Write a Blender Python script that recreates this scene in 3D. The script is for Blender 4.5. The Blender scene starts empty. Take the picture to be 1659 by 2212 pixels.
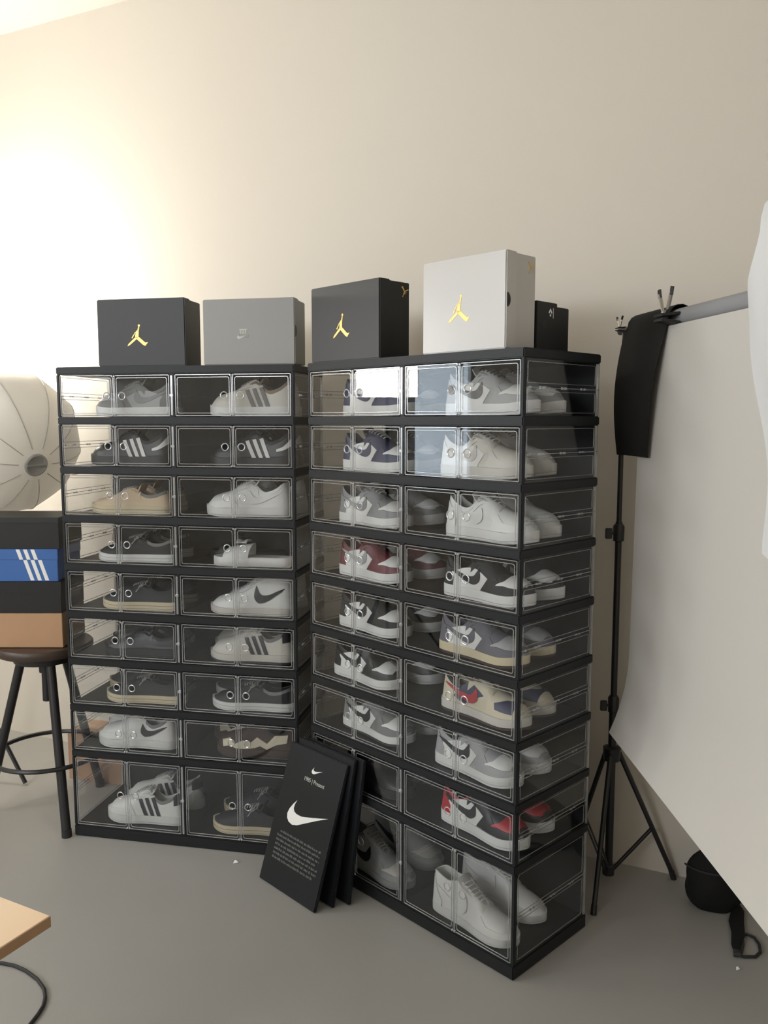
import bpy, bmesh, math, random
from mathutils import Vector, Matrix
S = bpy.context.scene
COL = S.collection
PI = math.pi

# ------------------------------------------------------------------ camera
cam = bpy.data.cameras.new('camera'); camo = bpy.data.objects.new('camera', cam); COL.objects.link(camo)
camo.location = (0, 0, 1.466)
camo.rotation_euler = (PI/2 - 0.1087, 0, 0)
cam.sensor_fit = 'VERTICAL'; cam.sensor_height = 24.0; cam.lens = 24.0*1810.4/2212.0
cam.clip_start = 0.02
S.camera = camo
# ------------------------------------------------------------------ view, world, lights
S.view_settings.view_transform = 'Standard'; S.view_settings.look = 'None'
S.view_settings.gamma = 1.0; S.view_settings.use_curve_mapping = False
S.view_settings.exposure = -0.14
S.cycles.transparent_max_bounces = 40
w = bpy.data.worlds.new('world'); S.world = w; w.use_nodes = True
bg = w.node_tree.nodes['Background']; bg.inputs[0].default_value = (0.62, 0.70, 0.80, 1); bg.inputs[1].default_value = 1.0

def light(name, kind, loc, energy, color, rot=None, size=None, size_y=None, radius=None):
    l = bpy.data.lights.new(name, kind); l.energy = energy; l.color = color
    if size: l.shape = 'RECTANGLE'; l.size = size; l.size_y = size_y
    if radius is not None: l.shadow_soft_size = radius
    o = bpy.data.objects.new(name, l); COL.objects.link(o); o.location = loc
    if rot: o.rotation_euler = rot
    return o
# room frame: back wall runs along RU, RN points into the room
RU = Vector((.9042, -.4271, 0)); RN = Vector((-.4271, -.9042, 0)); R0 = Vector((0, 3.02, 0))
ROOM_ROT = math.atan2(RU.y, RU.x)
def room(u, d, z=0): return R0 + RU*u + RN*d + Vector((0, 0, z))
def aim(o, target):
    o.rotation_euler = (Vector(target)-o.location).to_track_quat('-Z', 'Y').to_euler()
# daylight through the left-hand window, then two added window lights
UL = -3.0
wl = light('narrow_window_daylight', 'AREA', room(UL-.16, 2.47, 1.70), 22, (.80, .90, 1.0), size=.60, size_y=1.6); aim(wl, room(0, 2.47, 1.70))
wl = light('added_wide_daylight', 'AREA', room(UL-.16, 4.10, 2.50), 100, (.90, .95, 1.0), size=1.7, size_y=.9); aim(wl, room(0, 4.10, 2.50))  # wide window added clear of the door reflections, to light the room
wl = light('added_front_fill', 'AREA', room(-1.3, 6.16, 2.45), 115, (.95, .96, 1.0), size=2.2, size_y=.9); aim(wl, room(-1.3, 0, 2.45))  # high window light added behind the camera to brighten the back wall
# studio lamp beside the umbrella, pointing up against the back wall
LAMP = Vector((-1.76, 3.364, 1.882))
ll = light('studio_lamp_light', 'POINT', LAMP + Vector((.03, .12, .05)), 50, (1.0, .95, .84), radius=.05)
# unseen ceiling lamps added further back as weak fill
for k, (u, d) in enumerate(((-.9, 3.6), (1.3, 4.4))):
    cl = light('added_ceiling_fill', 'AREA', room(u, d, 3.02), 3, (1.0, .95, .88), size=1.2, size_y=.3)

# ------------------------------------------------------------------ materials
MATS = {}
def nt(name):
    m = bpy.data.materials.new(name); m.use_nodes = True; MATS[name] = m
    return m, m.node_tree.nodes, m.node_tree.links
def mat(name, col, rough=.5, metal=0, noise=0, scale=30, bump=0, spec=.5, bscale=None, sheen=0):
    m, N, L = nt(name); b = N['Principled BSDF']
    b.inputs['Base Color'].default_value = (*col, 1); b.inputs['Roughness'].default_value = rough
    b.inputs['Metallic'].default_value = metal; b.inputs['Specular IOR Level'].default_value = spec
    if sheen: b.inputs['Sheen Weight'].default_value = sheen
    if noise or bump:
        tc = N.new('ShaderNodeTexCoord'); n = N.new('ShaderNodeTexNoise'); n.inputs['Scale'].default_value = scale
        n.inputs['Detail'].default_value = 6; L.new(tc.outputs['Object'], n.inputs['Vector'])
        if noise:
            mx = N.new('ShaderNodeMix'); mx.data_type = 'RGBA'
            mx.inputs[6].default_value = (*[c*(1-noise) for c in col], 1); mx.inputs[7].default_value = (*[min(1, c*(1+noise)) for c in col], 1)
            L.new(n.outputs[0], mx.inputs[0]); L.new(mx.outputs[2], b.inputs['Base Color'])
        if bump:
            n2 = N.new('ShaderNodeTexNoise'); n2.inputs['Scale'].default_value = bscale or scale*4; L.new(tc.outputs['Object'], n2.inputs['Vector'])
            bp = N.new('ShaderNodeBump'); bp.inputs['Strength'].default_value = bump; bp.inputs['Distance'].default_value = .002
            L.new(n2.outputs[0], bp.inputs['Height']); L.new(bp.outputs[0], b.inputs['Normal'])
    return m
def clear(name, tint, f0, rough, white=0.0):
    """thin clear plastic: transparent, with a facing-dependent gloss and a little milky scatter"""
    m, N, L = nt(name); N.remove(N['Principled BSDF']); out = N['Material Output']
    lw = N.new('ShaderNodeLayerWeight'); lw.inputs[0].default_value = .5
    pw = N.new('ShaderNodeMath'); pw.operation = 'POWER'; L.new(lw.outputs['Facing'], pw.inputs[0]); pw.inputs[1].default_value = 4
    ma = N.new('ShaderNodeMath'); ma.operation = 'MULTIPLY_ADD'; L.new(pw.outputs[0], ma.inputs[0]); ma.inputs[1].default_value = .75; ma.inputs[2].default_value = f0
    tr = N.new('ShaderNodeBsdfTransparent'); tr.inputs[0].default_value = (*tint, 1)
    gl = N.new('ShaderNodeBsdfGlossy'); gl.inputs['Roughness'].default_value = rough
    mx = N.new('ShaderNodeMixShader'); L.new(ma.outputs[0], mx.inputs[0]); L.new(tr.outputs[0], mx.inputs[1]); L.new(gl.outputs[0], mx.inputs[2])
    last = mx
    if white:
        df = N.new('ShaderNodeBsdfDiffuse'); df.inputs[0].default_value = (.8, .8, .8, 1)
        m2 = N.new('ShaderNodeMixShader'); m2.inputs[0].default_value = white
        L.new(mx.outputs[0], m2.inputs[1]); L.new(df.outputs[0], m2.inputs[2]); last = m2
    L.new(last.outputs[0], out.inputs[0]); return m
def emit(name, col, st):
    m, N, L = nt(name); N.remove(N['Principled BSDF']); e = N.new('ShaderNodeEmission'); e.inputs[0].default_value = (*col, 1); e.inputs[1].default_value = st
    L.new(e.outputs[0], N['Material Output'].inputs[0]); return m
def fabric(name, col, trans=.35):
    m, N, L = nt(name); N.remove(N['Principled BSDF']); out = N['Material Output']
    d = N.new('ShaderNodeBsdfDiffuse'); d.inputs[0].default_value = (*col, 1)
    t = N.new('ShaderNodeBsdfTranslucent'); t.inputs[0].default_value = (*col, 1)
    mx = N.new('ShaderNodeMixShader'); mx.inputs[0].default_value = trans
    L.new(d.outputs[0], mx.inputs[1]); L.new(t.outputs[0], mx.inputs[2]); L.new(mx.outputs[0], out.inputs[0])
    return m
M_wall = mat('wall_paint', (.67, .615, .535), .75, noise=.02, scale=1.5, bump=.12, bscale=160)
M_ceil = mat('ceiling_paint', (.78, .75, .70), .8)
M_floor = mat('grey_floor_paint', (.345, .334, .308), .42, noise=.07, scale=2.2, bump=.10, bscale=260)
M_blk = mat('black_plastic', (.013, .014, .015), .45, bump=.15, bscale=500, spec=.28)
M_back = mat('charcoal_back_panel', (.017, .018, .020), .55)
M_clear = clear('clear_acrylic', (.95, .955, .96), .036, .012)
M_side = clear('clear_side_acrylic', (.94, .945, .95), .03, .04)
M_edge = clear('clear_acrylic_edge', (.80, .81, .82), .32, .20, .13)
M_ring = clear('clear_ring', (.75, .76, .78), .45, .18, .30)
M_pin = clear('clear_hinge', (.6, .61, .63), .4, .2, .35)
M_glass = clear('window_glass', (.97, .98, .98), .04, .0)
M_blackmetal = mat('black_metal', (.018, .018, .019), .38)
M_steel = mat('steel', (.55, .52, .47), .25, metal=1)
M_rub = mat('black_rubber', (.02, .02, .02), .6)
M_blkbox = mat('black_carton', (.020, .020, .020), .42, noise=.1, scale=6, bump=.1, spec=.3)
M_blkbox2 = mat('dark_grey_carton', (.022, .022, .022), .42, spec=.35, noise=.08, scale=6, bump=.1)
M_greybox = mat('grey_carton', (.255, .25, .235), .45, noise=.04, scale=6)
M_whitebox = mat('white_carton', (.52, .50, .475), .28, noise=.03, scale=5, bump=.15, bscale=18)
M_bluebox = mat('blue_carton', (.035, .12, .36), .5, noise=.05, scale=6)
M_kraft = mat('kraft_carton', (.46, .27, .15), .7, noise=.08, scale=12)
M_kraft2 = mat('carton_brown', (.44, .27, .17), .6, noise=.06, scale=10)
M_gold = mat('gold_foil', (.72, .46, .13), .32, metal=.35)
M_white = mat('white_print', (.8, .79, .76), .5)
M_greyp = mat('pale_grey_print', (.50, .49, .44), .5)
M_textp = mat('faint_grey_print', (.16, .16, .15), .5)
M_sign = mat('black_board', (.011, .012, .014), .36, spec=.3)
M_wood = mat('birch_desk', (.62, .42, .24), .45, noise=.12, scale=8)
M_woodedge = mat('birch_edge', (.36, .21, .11), .5, noise=.1, scale=30)
M_seat = mat('dark_wood_seat', (.05, .032, .022), .45, noise=.2, scale=9)
M_umb = fabric('white_umbrella_cloth', (.82, .80, .76), .24)
M_rib = mat('grey_rib', (.40, .39, .36), .5)
M_sheet = fabric('white_backdrop_vinyl', (.62, .588, .54), .10)
M_roll = fabric('shade_toned_backdrop_roll', (.30, .30, .305), .05)  # roll of the white sheet, toned grey to stand in for its shade
M_cloth = fabric('white_diffuser_cloth', (.80, .80, .80), .3)
M_blkcloth = mat('black_cloth', (.011, .011, .0105), .85, noise=.15, scale=40, spec=.25)
M_trim = mat('window_frame_paint', (.7, .7, .68), .4)
M_softface = emit('softbox_lit_face', (1.0, .97, .93), 22)
M_bulb = emit('lamp_bulb_glow', (1.0, .93, .80), 12)

# ------------------------------------------------------------------ mesh helpers
class MB:
    def __init__(s): s.v = []; s.f = []
    def add(s, vs, fs):
        n = len(s.v); s.v += [tuple(v) for v in vs]; s.f += [tuple(i+n for i in f) for f in fs]; return s
    def box(s, x0, x1, y0, y1, z0, z1, M=None):
        vs = [Vector((x, y, z)) for z in (z0, z1) for y in (y0, y1) for x in (x0, x1)]
        if M is not None: vs = [M @ v for v in vs]
        return s.add(vs, [(0, 2, 3, 1), (4, 5, 7, 6), (0, 1, 5, 4), (2, 6, 7, 3), (0, 4, 6, 2), (1, 3, 7, 5)])
    def tube(s, pts, r, n=8, closed=False, flat=1.0, up=None):
        pts = [Vector(p) for p in pts]; m = len(pts); rings = []
        prev = None
        for i, p in enumerate(pts):
            if closed: t = pts[(i+1) % m]-pts[i-1]
            else: t = pts[min(i+1, m-1)]-pts[max(i-1, 0)]
            t.normalize()
            if prev is None:
                a = Vector(up) if up else (Vector((0, 0, 1)) if abs(t.z) < .9 else Vector((1, 0, 0)))
                u_ = (a-t*a.dot(t)).normalized()
            else:
                u_ = (prev-t*prev.dot(t)).normalized()
            prev = u_; w_ = t.cross(u_)
            rr = r[i] if isinstance(r, (list, tuple)) else r
            rings.append([p+u_*math.cos(2*PI*k/n)*rr*flat+w_*math.sin(2*PI*k/n)*rr for k in range(n)])
        base = [v for ring in rings for v in ring]; fs = []
        R = m if closed else m-1
        for i in range(R):
            for k in range(n):
                a = i*n+k; b = i*n+(k+1) % n; c = ((i+1) % m)*n+(k+1) % n; d = ((i+1) % m)*n+k
                fs.append((a, b, c, d))
        if not closed: fs += [tuple(range(n-1, -1, -1)), tuple((m-1)*n+k for k in range(n))]
        return s.add(base, fs)
    def cyl(s, a, b, r, n=16): return s.tube([a, b], r, n)
    def lathe(s, prof, n=24, M=None):
        vs = []
        for (r, z) in prof:
            for k in range(n): vs.append(Vector((r*math.cos(2*PI*k/n), r*math.sin(2*PI*k/n), z)))
        if M is not None: vs = [M @ v for v in vs]
        fs = [(i*n+k, i*n+(k+1) % n, (i+1)*n+(k+1) % n, (i+1)*n+k) for i in range(len(prof)-1) for k in range(n)]
        fs += [tuple(range(n-1, -1, -1)), tuple((len(prof)-1)*n+k for k in range(n))]
        return s.add(vs, fs)
    def grid(s, rows):
        n = len(rows[0]); vs = [v for r in rows for v in r]
        fs = [(i*n+j, i*n+j+1, (i+1)*n+j+1, (i+1)*n+j) for i in range(len(rows)-1) for j in range(n-1)]
        return s.add(vs, fs)
    def poly(s, pts, M, th=.0008):
        """flat outline in local x,y, given a small thickness"""
        n = len(pts)
        vs = [M @ Vector((x, y, 0)) for x, y in pts]+[M @ Vector((x, y, th)) for x, y in pts]
        return s.add(vs, [tuple(range(n))[::-1], tuple(range(n, 2*n))]+[(i, (i+1) % n, n+(i+1) % n, n+i) for i in range(n)])
    def mesh(s, name, m, bevel=0, smooth=False, thick=0, seg=2):
        me = bpy.data.meshes.new(name); me.from_pydata(s.v, [], s.f); me.materials.append(m)
        bm = bmesh.new(); bm.from_mesh(me)
        if thick:
            bmesh.ops.recalc_face_normals(bm, faces=bm.faces)
            bmesh.ops.solidify(bm, geom=bm.faces[:], thickness=thick)
        if bevel:
            es = [e for e in bm.edges if len(e.link_faces) == 2 and e.calc_face_angle(0) > .5]
            bmesh.ops.bevel(bm, geom=es, offset=bevel, segments=seg, affect='EDGES', clamp_overlap=True)
        bmesh.ops.recalc_face_normals(bm, faces=bm.faces)
        if smooth:
            for f in bm.faces: f.smooth = True
            for e in bm.edges:
                if len(e.link_faces) == 2 and e.calc_face_angle(0) > .75: e.smooth = False
        bm.to_mesh(me); bm.free(); return me
def ob(name, me, parent=None, loc=None, rot=None, label=None):
    o = bpy.data.objects.new(name, me); COL.objects.link(o)
    if parent: o.parent = parent
    if loc is not None: o.location = loc
    if rot is not None: o.rotation_euler = rot
    if label: o['label'] = label
    return o
def tag(o, label, cat, group=None):
    o['label'] = label; o['category'] = cat
    if group: o['group'] = group
    return o
def thing(name, label, cat, loc=(0, 0, 0), rz=0, group=None):
    o = bpy.data.objects.new(name, None); COL.objects.link(o); o.location = loc; o.rotation_euler = (0, 0, rz); o.empty_display_size = .05
    return tag(o, label, cat, group)
def struct(name, me):
    o = ob(name, me); o['kind'] = 'structure'; return o
def rrect(x0, x1, z0, z1, r, n=5):
    p = []
    for cx, cz, a0 in ((x1-r, z1-r, 0), (x0+r, z1-r, PI/2), (x0+r, z0+r, PI), (x1-r, z0+r, 1.5*PI)):
        for k in range(n+1):
            a = a0+PI/2*k/n; p.append((cx+r*math.cos(a), cz+r*math.sin(a)))
    return p
def lerp_tab(tab, x):
    if x <= tab[0][0]: return tab[0][1]
    for i in range(len(tab)-1):
        x0, y0 = tab[i]; x1, y1 = tab[i+1]
        if x <= x1:
            # monotone-ish catmull
            t = (x-x0)/(x1-x0)
            m0 = (y1-tab[i-1][1])/(x1-tab[i-1][0]) if i > 0 else (y1-y0)/(x1-x0)
            m1 = (tab[i+2][1]-y0)/(tab[i+2][0]-x0) if i+2 < len(tab) else (y1-y0)/(x1-x0)
            h = x1-x0
            return (2*t**3-3*t*t+1)*y0+(t**3-2*t*t+t)*h*m0+(-2*t**3+3*t*t)*y1+(t**3-t*t)*h*m1
    return tab[-1][1]

# ------------------------------------------------------------------ room shell
H = 3.11; UR = 2.5; DEP = 6.0; T = .12
def rbox(mb, u0, u1, d0, d1, z0, z1):
    c = [room(u, d, z) for z in (z0, z1) for d in (d0, d1) for u in (u0, u1)]
    mb.add(c, [(0, 2, 3, 1), (4, 5, 7, 6), (0, 1, 5, 4), (2, 6, 7, 3), (0, 4, 6, 2), (1, 3, 7, 5)]); return mb
struct('floor', rbox(MB(), UL-T, UR+T, -T, DEP+T, -.1, 0).mesh('floor', M_floor))
struct('ceiling', rbox(MB(), UL-T, UR+T, -T, DEP+T, H, H+.1).mesh('ceiling', M_ceil))
struct('wall_back', rbox(MB(), UL-T, UR+T, -T, 0, 0, H).mesh('wall_back', M_wall))
struct('wall_right', rbox(MB(), UR, UR+T, 0, DEP, 0, H).mesh('wall_right', M_wall))
mb = MB()
for u0, u1, z0, z1 in ((UL-T, -2.45, 0, H), (-.15, UR+T, 0, H), (-2.45, -.15, 0, 1.95), (-2.45, -.15, 2.95, H)): rbox(mb, u0, u1, DEP, DEP+T, z0, z1)
struct('wall_front', mb.mesh('wall_front', M_wall))
mb = MB()
for u0, u1, z0, z1 in ((-2.45, -2.41, 1.95, 2.95), (-.19, -.15, 1.95, 2.95), (-1.32, -1.28, 1.95, 2.95), (-2.45, -.15, 1.95, 1.99), (-2.45, -.15, 2.91, 2.95)): rbox(mb, u0, u1, DEP+.04, DEP+.08, z0, z1)
fill_win = struct('window_3', mb.mesh('window_frame', M_trim))  # unseen window added around the front fill light
for u0, u1 in ((-2.41, -1.32), (-1.28, -.19)): ob('pane', rbox(MB(), u0, u1, DEP+.058, DEP+.062, 1.99, 2.91).mesh('pane', M_glass), fill_win)
mb = MB(); WZS = ((.95, 2.5), (2.0, 2.98)); WD = ((2.20, 2.74), (3.3, 4.9))  # narrow window first, then the wide one added for its light
for d0, d1, z0, z1 in ((0, WD[0][0], 0, H), (WD[0][1], WD[1][0], 0, H), (WD[1][1], DEP, 0, H), (WD[0][0], WD[0][1], 0, WZS[0][0]), (WD[0][0], WD[0][1], WZS[0][1], H), (WD[1][0], WD[1][1], 0, WZS[1][0]), (WD[1][0], WD[1][1], WZS[1][1], H)):
    rbox(mb, UL-T, UL, d0, d1, z0, z1)
struct('wall_left', mb.mesh('wall_left', M_wall))
for k, (wd0, wd1) in enumerate(WD):
    mb = MB(); a, b = UL-T*.7, UL-T*.3; wz0, wz1 = WZS[k]; mids = [] if k == 0 else [wd0+(wd1-wd0)*q/2 for q in (1,)]
    for d0, d1, z0, z1 in [(wd0, wd0+.04, wz0, wz1), (wd1-.04, wd1, wz0, wz1), (wd0, wd1, wz0, wz0+.04), (wd0, wd1, wz1-.04, wz1)]+[(m-.02, m+.02, wz0, wz1) for m in mids]:
        rbox(mb, a, b, d0, d1, z0, z1)
    win = struct('window_%d' % (k+1), mb.mesh('window_frame', M_trim))
    cuts = [wd0+.02]+mids+[wd1-.02]
    for q in range(len(cuts)-1):
        ob('pane', rbox(MB(), UL-T*.52, UL-T*.48, cuts[q]+.02, cuts[q+1]-.02, wz0+.04, wz1-.04).mesh('pane', M_glass), win)
for k, (u, d) in enumerate(((-.9, 3.6), (1.3, 4.4))):  # fixtures added to house the ceiling fill lamps
    t = thing('added_ceiling_light', 'added flat ceiling fill light %s, outside the picture' % ('nearer the windows' if k == 0 else 'nearer the right wall'), 'ceiling light', room(u, d, 3.03), ROOM_ROT, 'added ceiling fill lights')
    ob('housing', MB().box(-.62, .62, -.17, .17, .01, .079).mesh('housing', M_trim, bevel=.004), t)

# ------------------------------------------------------------------ display cases (two racks of nine)
W = .8304; D = .3415; TH = .0254; PITCH = .1658; BASE = .0404; HB = .2766
RA = (Vector((-1.0987, 2.8399, 0)), -.1975); RB = (Vector((-.2387, 2.652, 0)), -.7996)
def rack_pt(rack, u, v, z=0):
    o, a = rack
    return Vector((o.x+u*math.cos(a)-v*math.sin(a), o.y+u*math.sin(a)+v*math.cos(a), z))
def tray_mesh(th):
    mb = MB().box(0, W, -.002, D+.004, 0, th)
    return mb.mesh('tray', M_blk, bevel=.003)
def leaf_pane(w_, h_, cx, cz, r):
    n = 28; outer = []; inner = []
    for k in range(n):
        a = 2*PI*(k+.5)/n; dx, dz = math.cos(a), math.sin(a)
        inner.append((cx+r*dx, cz+r*dz))
        tx = ((w_-cx) if dx > 0 else -cx)/dx if abs(dx) > 1e-6 else 1e9
        tz = ((h_-cz) if dz > 0 else -cz)/dz if abs(dz) > 1e-6 else 1e9
        t = min(tx, tz); outer.append([cx+t*dx, cz+t*dz])
    for X, Z in ((0, 0), (w_, 0), (w_, h_), (0, h_)):
        k = min(range(n), key=lambda i: (outer[i][0]-X)**2+(outer[i][1]-Z)**2); outer[k] = [X, Z]
    mb = MB(); th = .0018
    vs = [(x, 0, z) for x, z in outer]+[(x, 0, z) for x, z in inner]+[(x, th, z) for x, z in outer]+[(x, th, z) for x, z in inner]
    fs = []
    for k in range(n):
        j = (k+1) % n
        fs += [(k, j, n+j, n+k), (2*n+k, 3*n+k, 3*n+j, 2*n+j), (k, 2*n+k, 2*n+j, j), (n+k, n+j, 3*n+j, 3*n+k)]
    return mb.add(vs, fs)
def case_meshes(tray_h, cav):
    """meshes of one case; z=0 is the underside of its tray"""
    m = {}; z0, z1 = tray_h, tray_h+cav
    m['tray'] = tray_mesh(tray_h)
    m['back_panel'] = MB().box(.008, W-.008, D-.010, D-.006, z0, z1).mesh('back_panel', M_back, bevel=.001)
    m['center_post'] = MB().box(W/2-.010, W/2+.010, 0, .012, z0, z1).mesh('center_post', M_blk, bevel=.002)
    strip = MB().box(W/2-.0035, W/2+.0035, -.003, 0, z0+.006, z1-.006)
    for zz in (.5,): strip.box(W/2-.006, W/2+.006, -.006, 0, z0+cav*zz-.004, z0+cav*zz+.004)
    m['post_strip'] = strip.mesh('post_strip', M_edge, bevel=.0008)
    m['corner_post'] = MB().box(0, .011, 0, .012, z0, z1).mesh('corner_post', M_blk, bevel=.002)
    lw_ = (W/2-.010-.011)/2-.0015; lh = cav-.006
    for side in (0, 1):
        cx = lw_-.027 if side == 0 else .027
        cz = lh*.49
        m['door%d' % side] = leaf_pane(lw_, lh, cx, cz, .0100).mesh('door', M_clear)
        mb = MB()
        mb.tube([(x, -.001, z) for x, z in rrect(.0012, lw_-.0012, .0012, lh-.0012, .002, 2)], .0016, 6, closed=True)
        mb.tube([(x, -.0012, z) for x, z in rrect(.0085, lw_-.0085, .0095, lh-.0095, .006)], .0013, 6, closed=True)
        m['rim%d' % side] = mb.mesh('door_rim', M_edge, smooth=True)
        pb = MB(); hx = lw_-.003 if side == 0 else .003
        for zz in (.004, lh-.004):
            pb.lathe([(.0005, -.004), (.0034, -.002), (.0034, .002), (.0005, .004)], 10, Matrix.Translation((hx, -.0035, zz)))
        m['pin%d' % side] = pb.mesh('hinge_pin', M_pin, smooth=True)
        rg = MB().tube([(cx+.0114*math.cos(2*PI*k/24), -.0005, cz+.0114*math.sin(2*PI*k/24)) for k in range(24)], .0019, 8, closed=True)
        m['ring%d' % side] = rg.mesh('finger_ring', M_ring, smooth=True)
        m['leaf_w'] = lw_
    hm = cav/2
    m['side_panel'] = MB().box(-.001, .001, .012, D-.010, 0, hm-.003).mesh('side_panel', M_side)
    sr = MB()
    sr.tube([(0, y, z) for y, z in rrect(.020, D-.018, .008, hm-.010, .004, 3)], .0011, 6, closed=True)
    m['side_rim'] = sr.mesh('side_rim', M_edge, smooth=True)
    hb = MB().cyl((0, .014, 0), (0, D-.002, 0), .0016, 8)
    for y in (.03, .075, .09, .17, .185, .26, .275, D-.004): hb.box(-.0022, .0022, y-.004, y+.004, -.0028, .0028)
    m['fold_hinge'] = hb.mesh('fold_hinge', M_edge, bevel=.0006)
    es = MB().box(-.0025, .0025, -.0035, .0035, 0, cav)
    m['edge_strip'] = es.mesh('edge_strip', M_edge, bevel=.001)
    return m
CM = case_meshes(TH, PITCH-TH); CMB = case_meshes(BASE, HB-TH)
ORD = ['top', 'second', 'third', 'fourth', 'fifth', 'sixth', 'seventh', 'eighth', 'tall bottom']
ZF = []   # cavity floor height of every row
for r in range(9): ZF.append(BASE+HB+(7-r)*PITCH if r < 8 else BASE)
lid_mesh = tray_mesh(TH)
for rack, rn in ((RA, 'left'), (RB, 'right')):
    for r in range(9):
        m = CMB if r == 8 else CM; th_ = BASE if r == 8 else TH; cav = (HB if r == 8 else PITCH)-TH
        root = thing('display_case', ('clear-doored black shoe display case, %s tier of the %s rack' % (ORD[r], rn)), 'shoe case',
                     rack_pt(rack, 0, 0, ZF[r]-th_), rack[1], 'stacked shoe display cases')
        ob('tray', m['tray'], root); ob('back_panel', m['back_panel'], root)
        p = ob('center_post', m['center_post'], root); ob('post_strip', m['post_strip'], p, label='clear plastic strip on the post')
        for x in (0, W-.011): ob('corner_post', m['corner_post'], root, (x, 0, 0))
        lw_ = m['leaf_w']
        for c in (0, 1):
            x0 = .0115+.0008 if c == 0 else W/2+.010+.0008
            for sd in (0, 1):
                dx = x0+sd*(lw_+.0022)
                d = ob('door', m['door%d' % sd], root, (dx, .002, th_+.003))
                ob('door_rim', m['rim%d' % sd], d); ob('finger_ring', m['ring%d' % sd], d); ob('hinge_pin', m['pin%d' % sd], d)
        for x in (.004, W/2, W-.004):
            for z in (th_, th_+cav/2+.003):
                sp = ob('side_panel', m['side_panel'], root, (x, 0, z))
                if x != W/2: ob('side_rim', m['side_rim'], sp)
            if x != W/2: ob('fold_hinge', m['fold_hinge'], root, (x, 0, th_+cav/2))
            if x != W/2: ob('edge_strip', m['edge_strip'], root, (x-.001 if x < .1 else x+.001, D-.005+.0, th_))
        if r == 0: ob('lid', lid_mesh, root, (0, 0, PITCH), label='black top slab of the rack')

# ------------------------------------------------------------------ shoes
def sm(name, col, rough=.55, **k): return mat('shoe_'+name, col, rough, **k)
C = dict(
    white=sm('white_leather', (.70, .69, .66), .45), offwhite=sm('offwhite_leather', (.58, .55, .49), .5), cream=sm('cream_rubber', (.62, .53, .36), .55),
    sand=sm('sand_canvas', (.62, .49, .34), .8, bump=.2, bscale=900), grey=sm('grey_suede', (.20, .20, .195), .75, noise=.08), lgrey=sm('light_grey_leather', (.36, .36, .355), .55),
    mgrey=sm('mid_grey_leather', (.25, .25, .255), .6), black=sm('black_suede', (.022, .023, .024), .7, noise=.1), blackl=sm('black_leather', (.016, .017, .019), .42),
    navy=sm('navy_leather', (.035, .040, .085), .5), wine=sm('wine_leather', (.13, .022, .032), .5), red=sm('red_leather', (.42, .025, .035), .45),
    purp=sm('grey_violet_suede', (.14, .135, .155), .75), gum=sm('gum_rubber', (.14, .065, .03), .6), brown=sm('dark_brown_suede', (.06, .035, .025), .8),
    bone=sm('bone_leather', (.60, .54, .40), .55), lace=sm('grey_cotton_lace', (.42, .41, .38), .9), wlace=sm('white_cotton_lace', (.66, .65, .62), .9),
    lining=sm('dark_lining', (.03, .03, .032), .9), glining=sm('grey_lining', (.20, .19, .18), .9), dark=sm('dark_rubber', (.04, .04, .042), .6), tan=sm('tan_lining', (.23, .17, .13), .8))
HW = [(0, .0), (.006, .011), (.03, .022), (.08, .029), (.18, .0325), (.32, .0325), (.45, .034), (.58, .040), (.70, .0455), (.80, .0465), (.88, .041), (.94, .031), (.98, .018), (.995, .008), (1, 0)]
PROFILE = {
    'low': dict(h=[(0, .104), (.05, .103), (.12, .092), (.22, .079), (.30, .077), (.37, .092), (.42, .108), (.48, .107), (.56, .098), (.64, .086), (.72, .077), (.82, .070), (.90, .062), (.96, .048), (1, .034)], sole=.031, toe=.027, out=.007, tong=.1205),
    'canvas': dict(h=[(0, .082), (.08, .077), (.2, .067), (.30, .068), (.38, .080), (.44, .090), (.52, .088), (.60, .080), (.68, .069), (.76, .061), (.86, .054), (.93, .048), (1, .034)], sole=.031, toe=.028, out=.006, tong=.108),
    'high': dict(h=[(0, .128), (.06, .134), (.14, .130), (.24, .124), (.32, .132), (.40, .136), (.46, .126), (.54, .108), (.62, .096), (.70, .080), (.80, .071), (.90, .060), (.96, .046), (1, .034)], sole=.030, toe=.026, out=.007, tong=.150),
}
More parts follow.
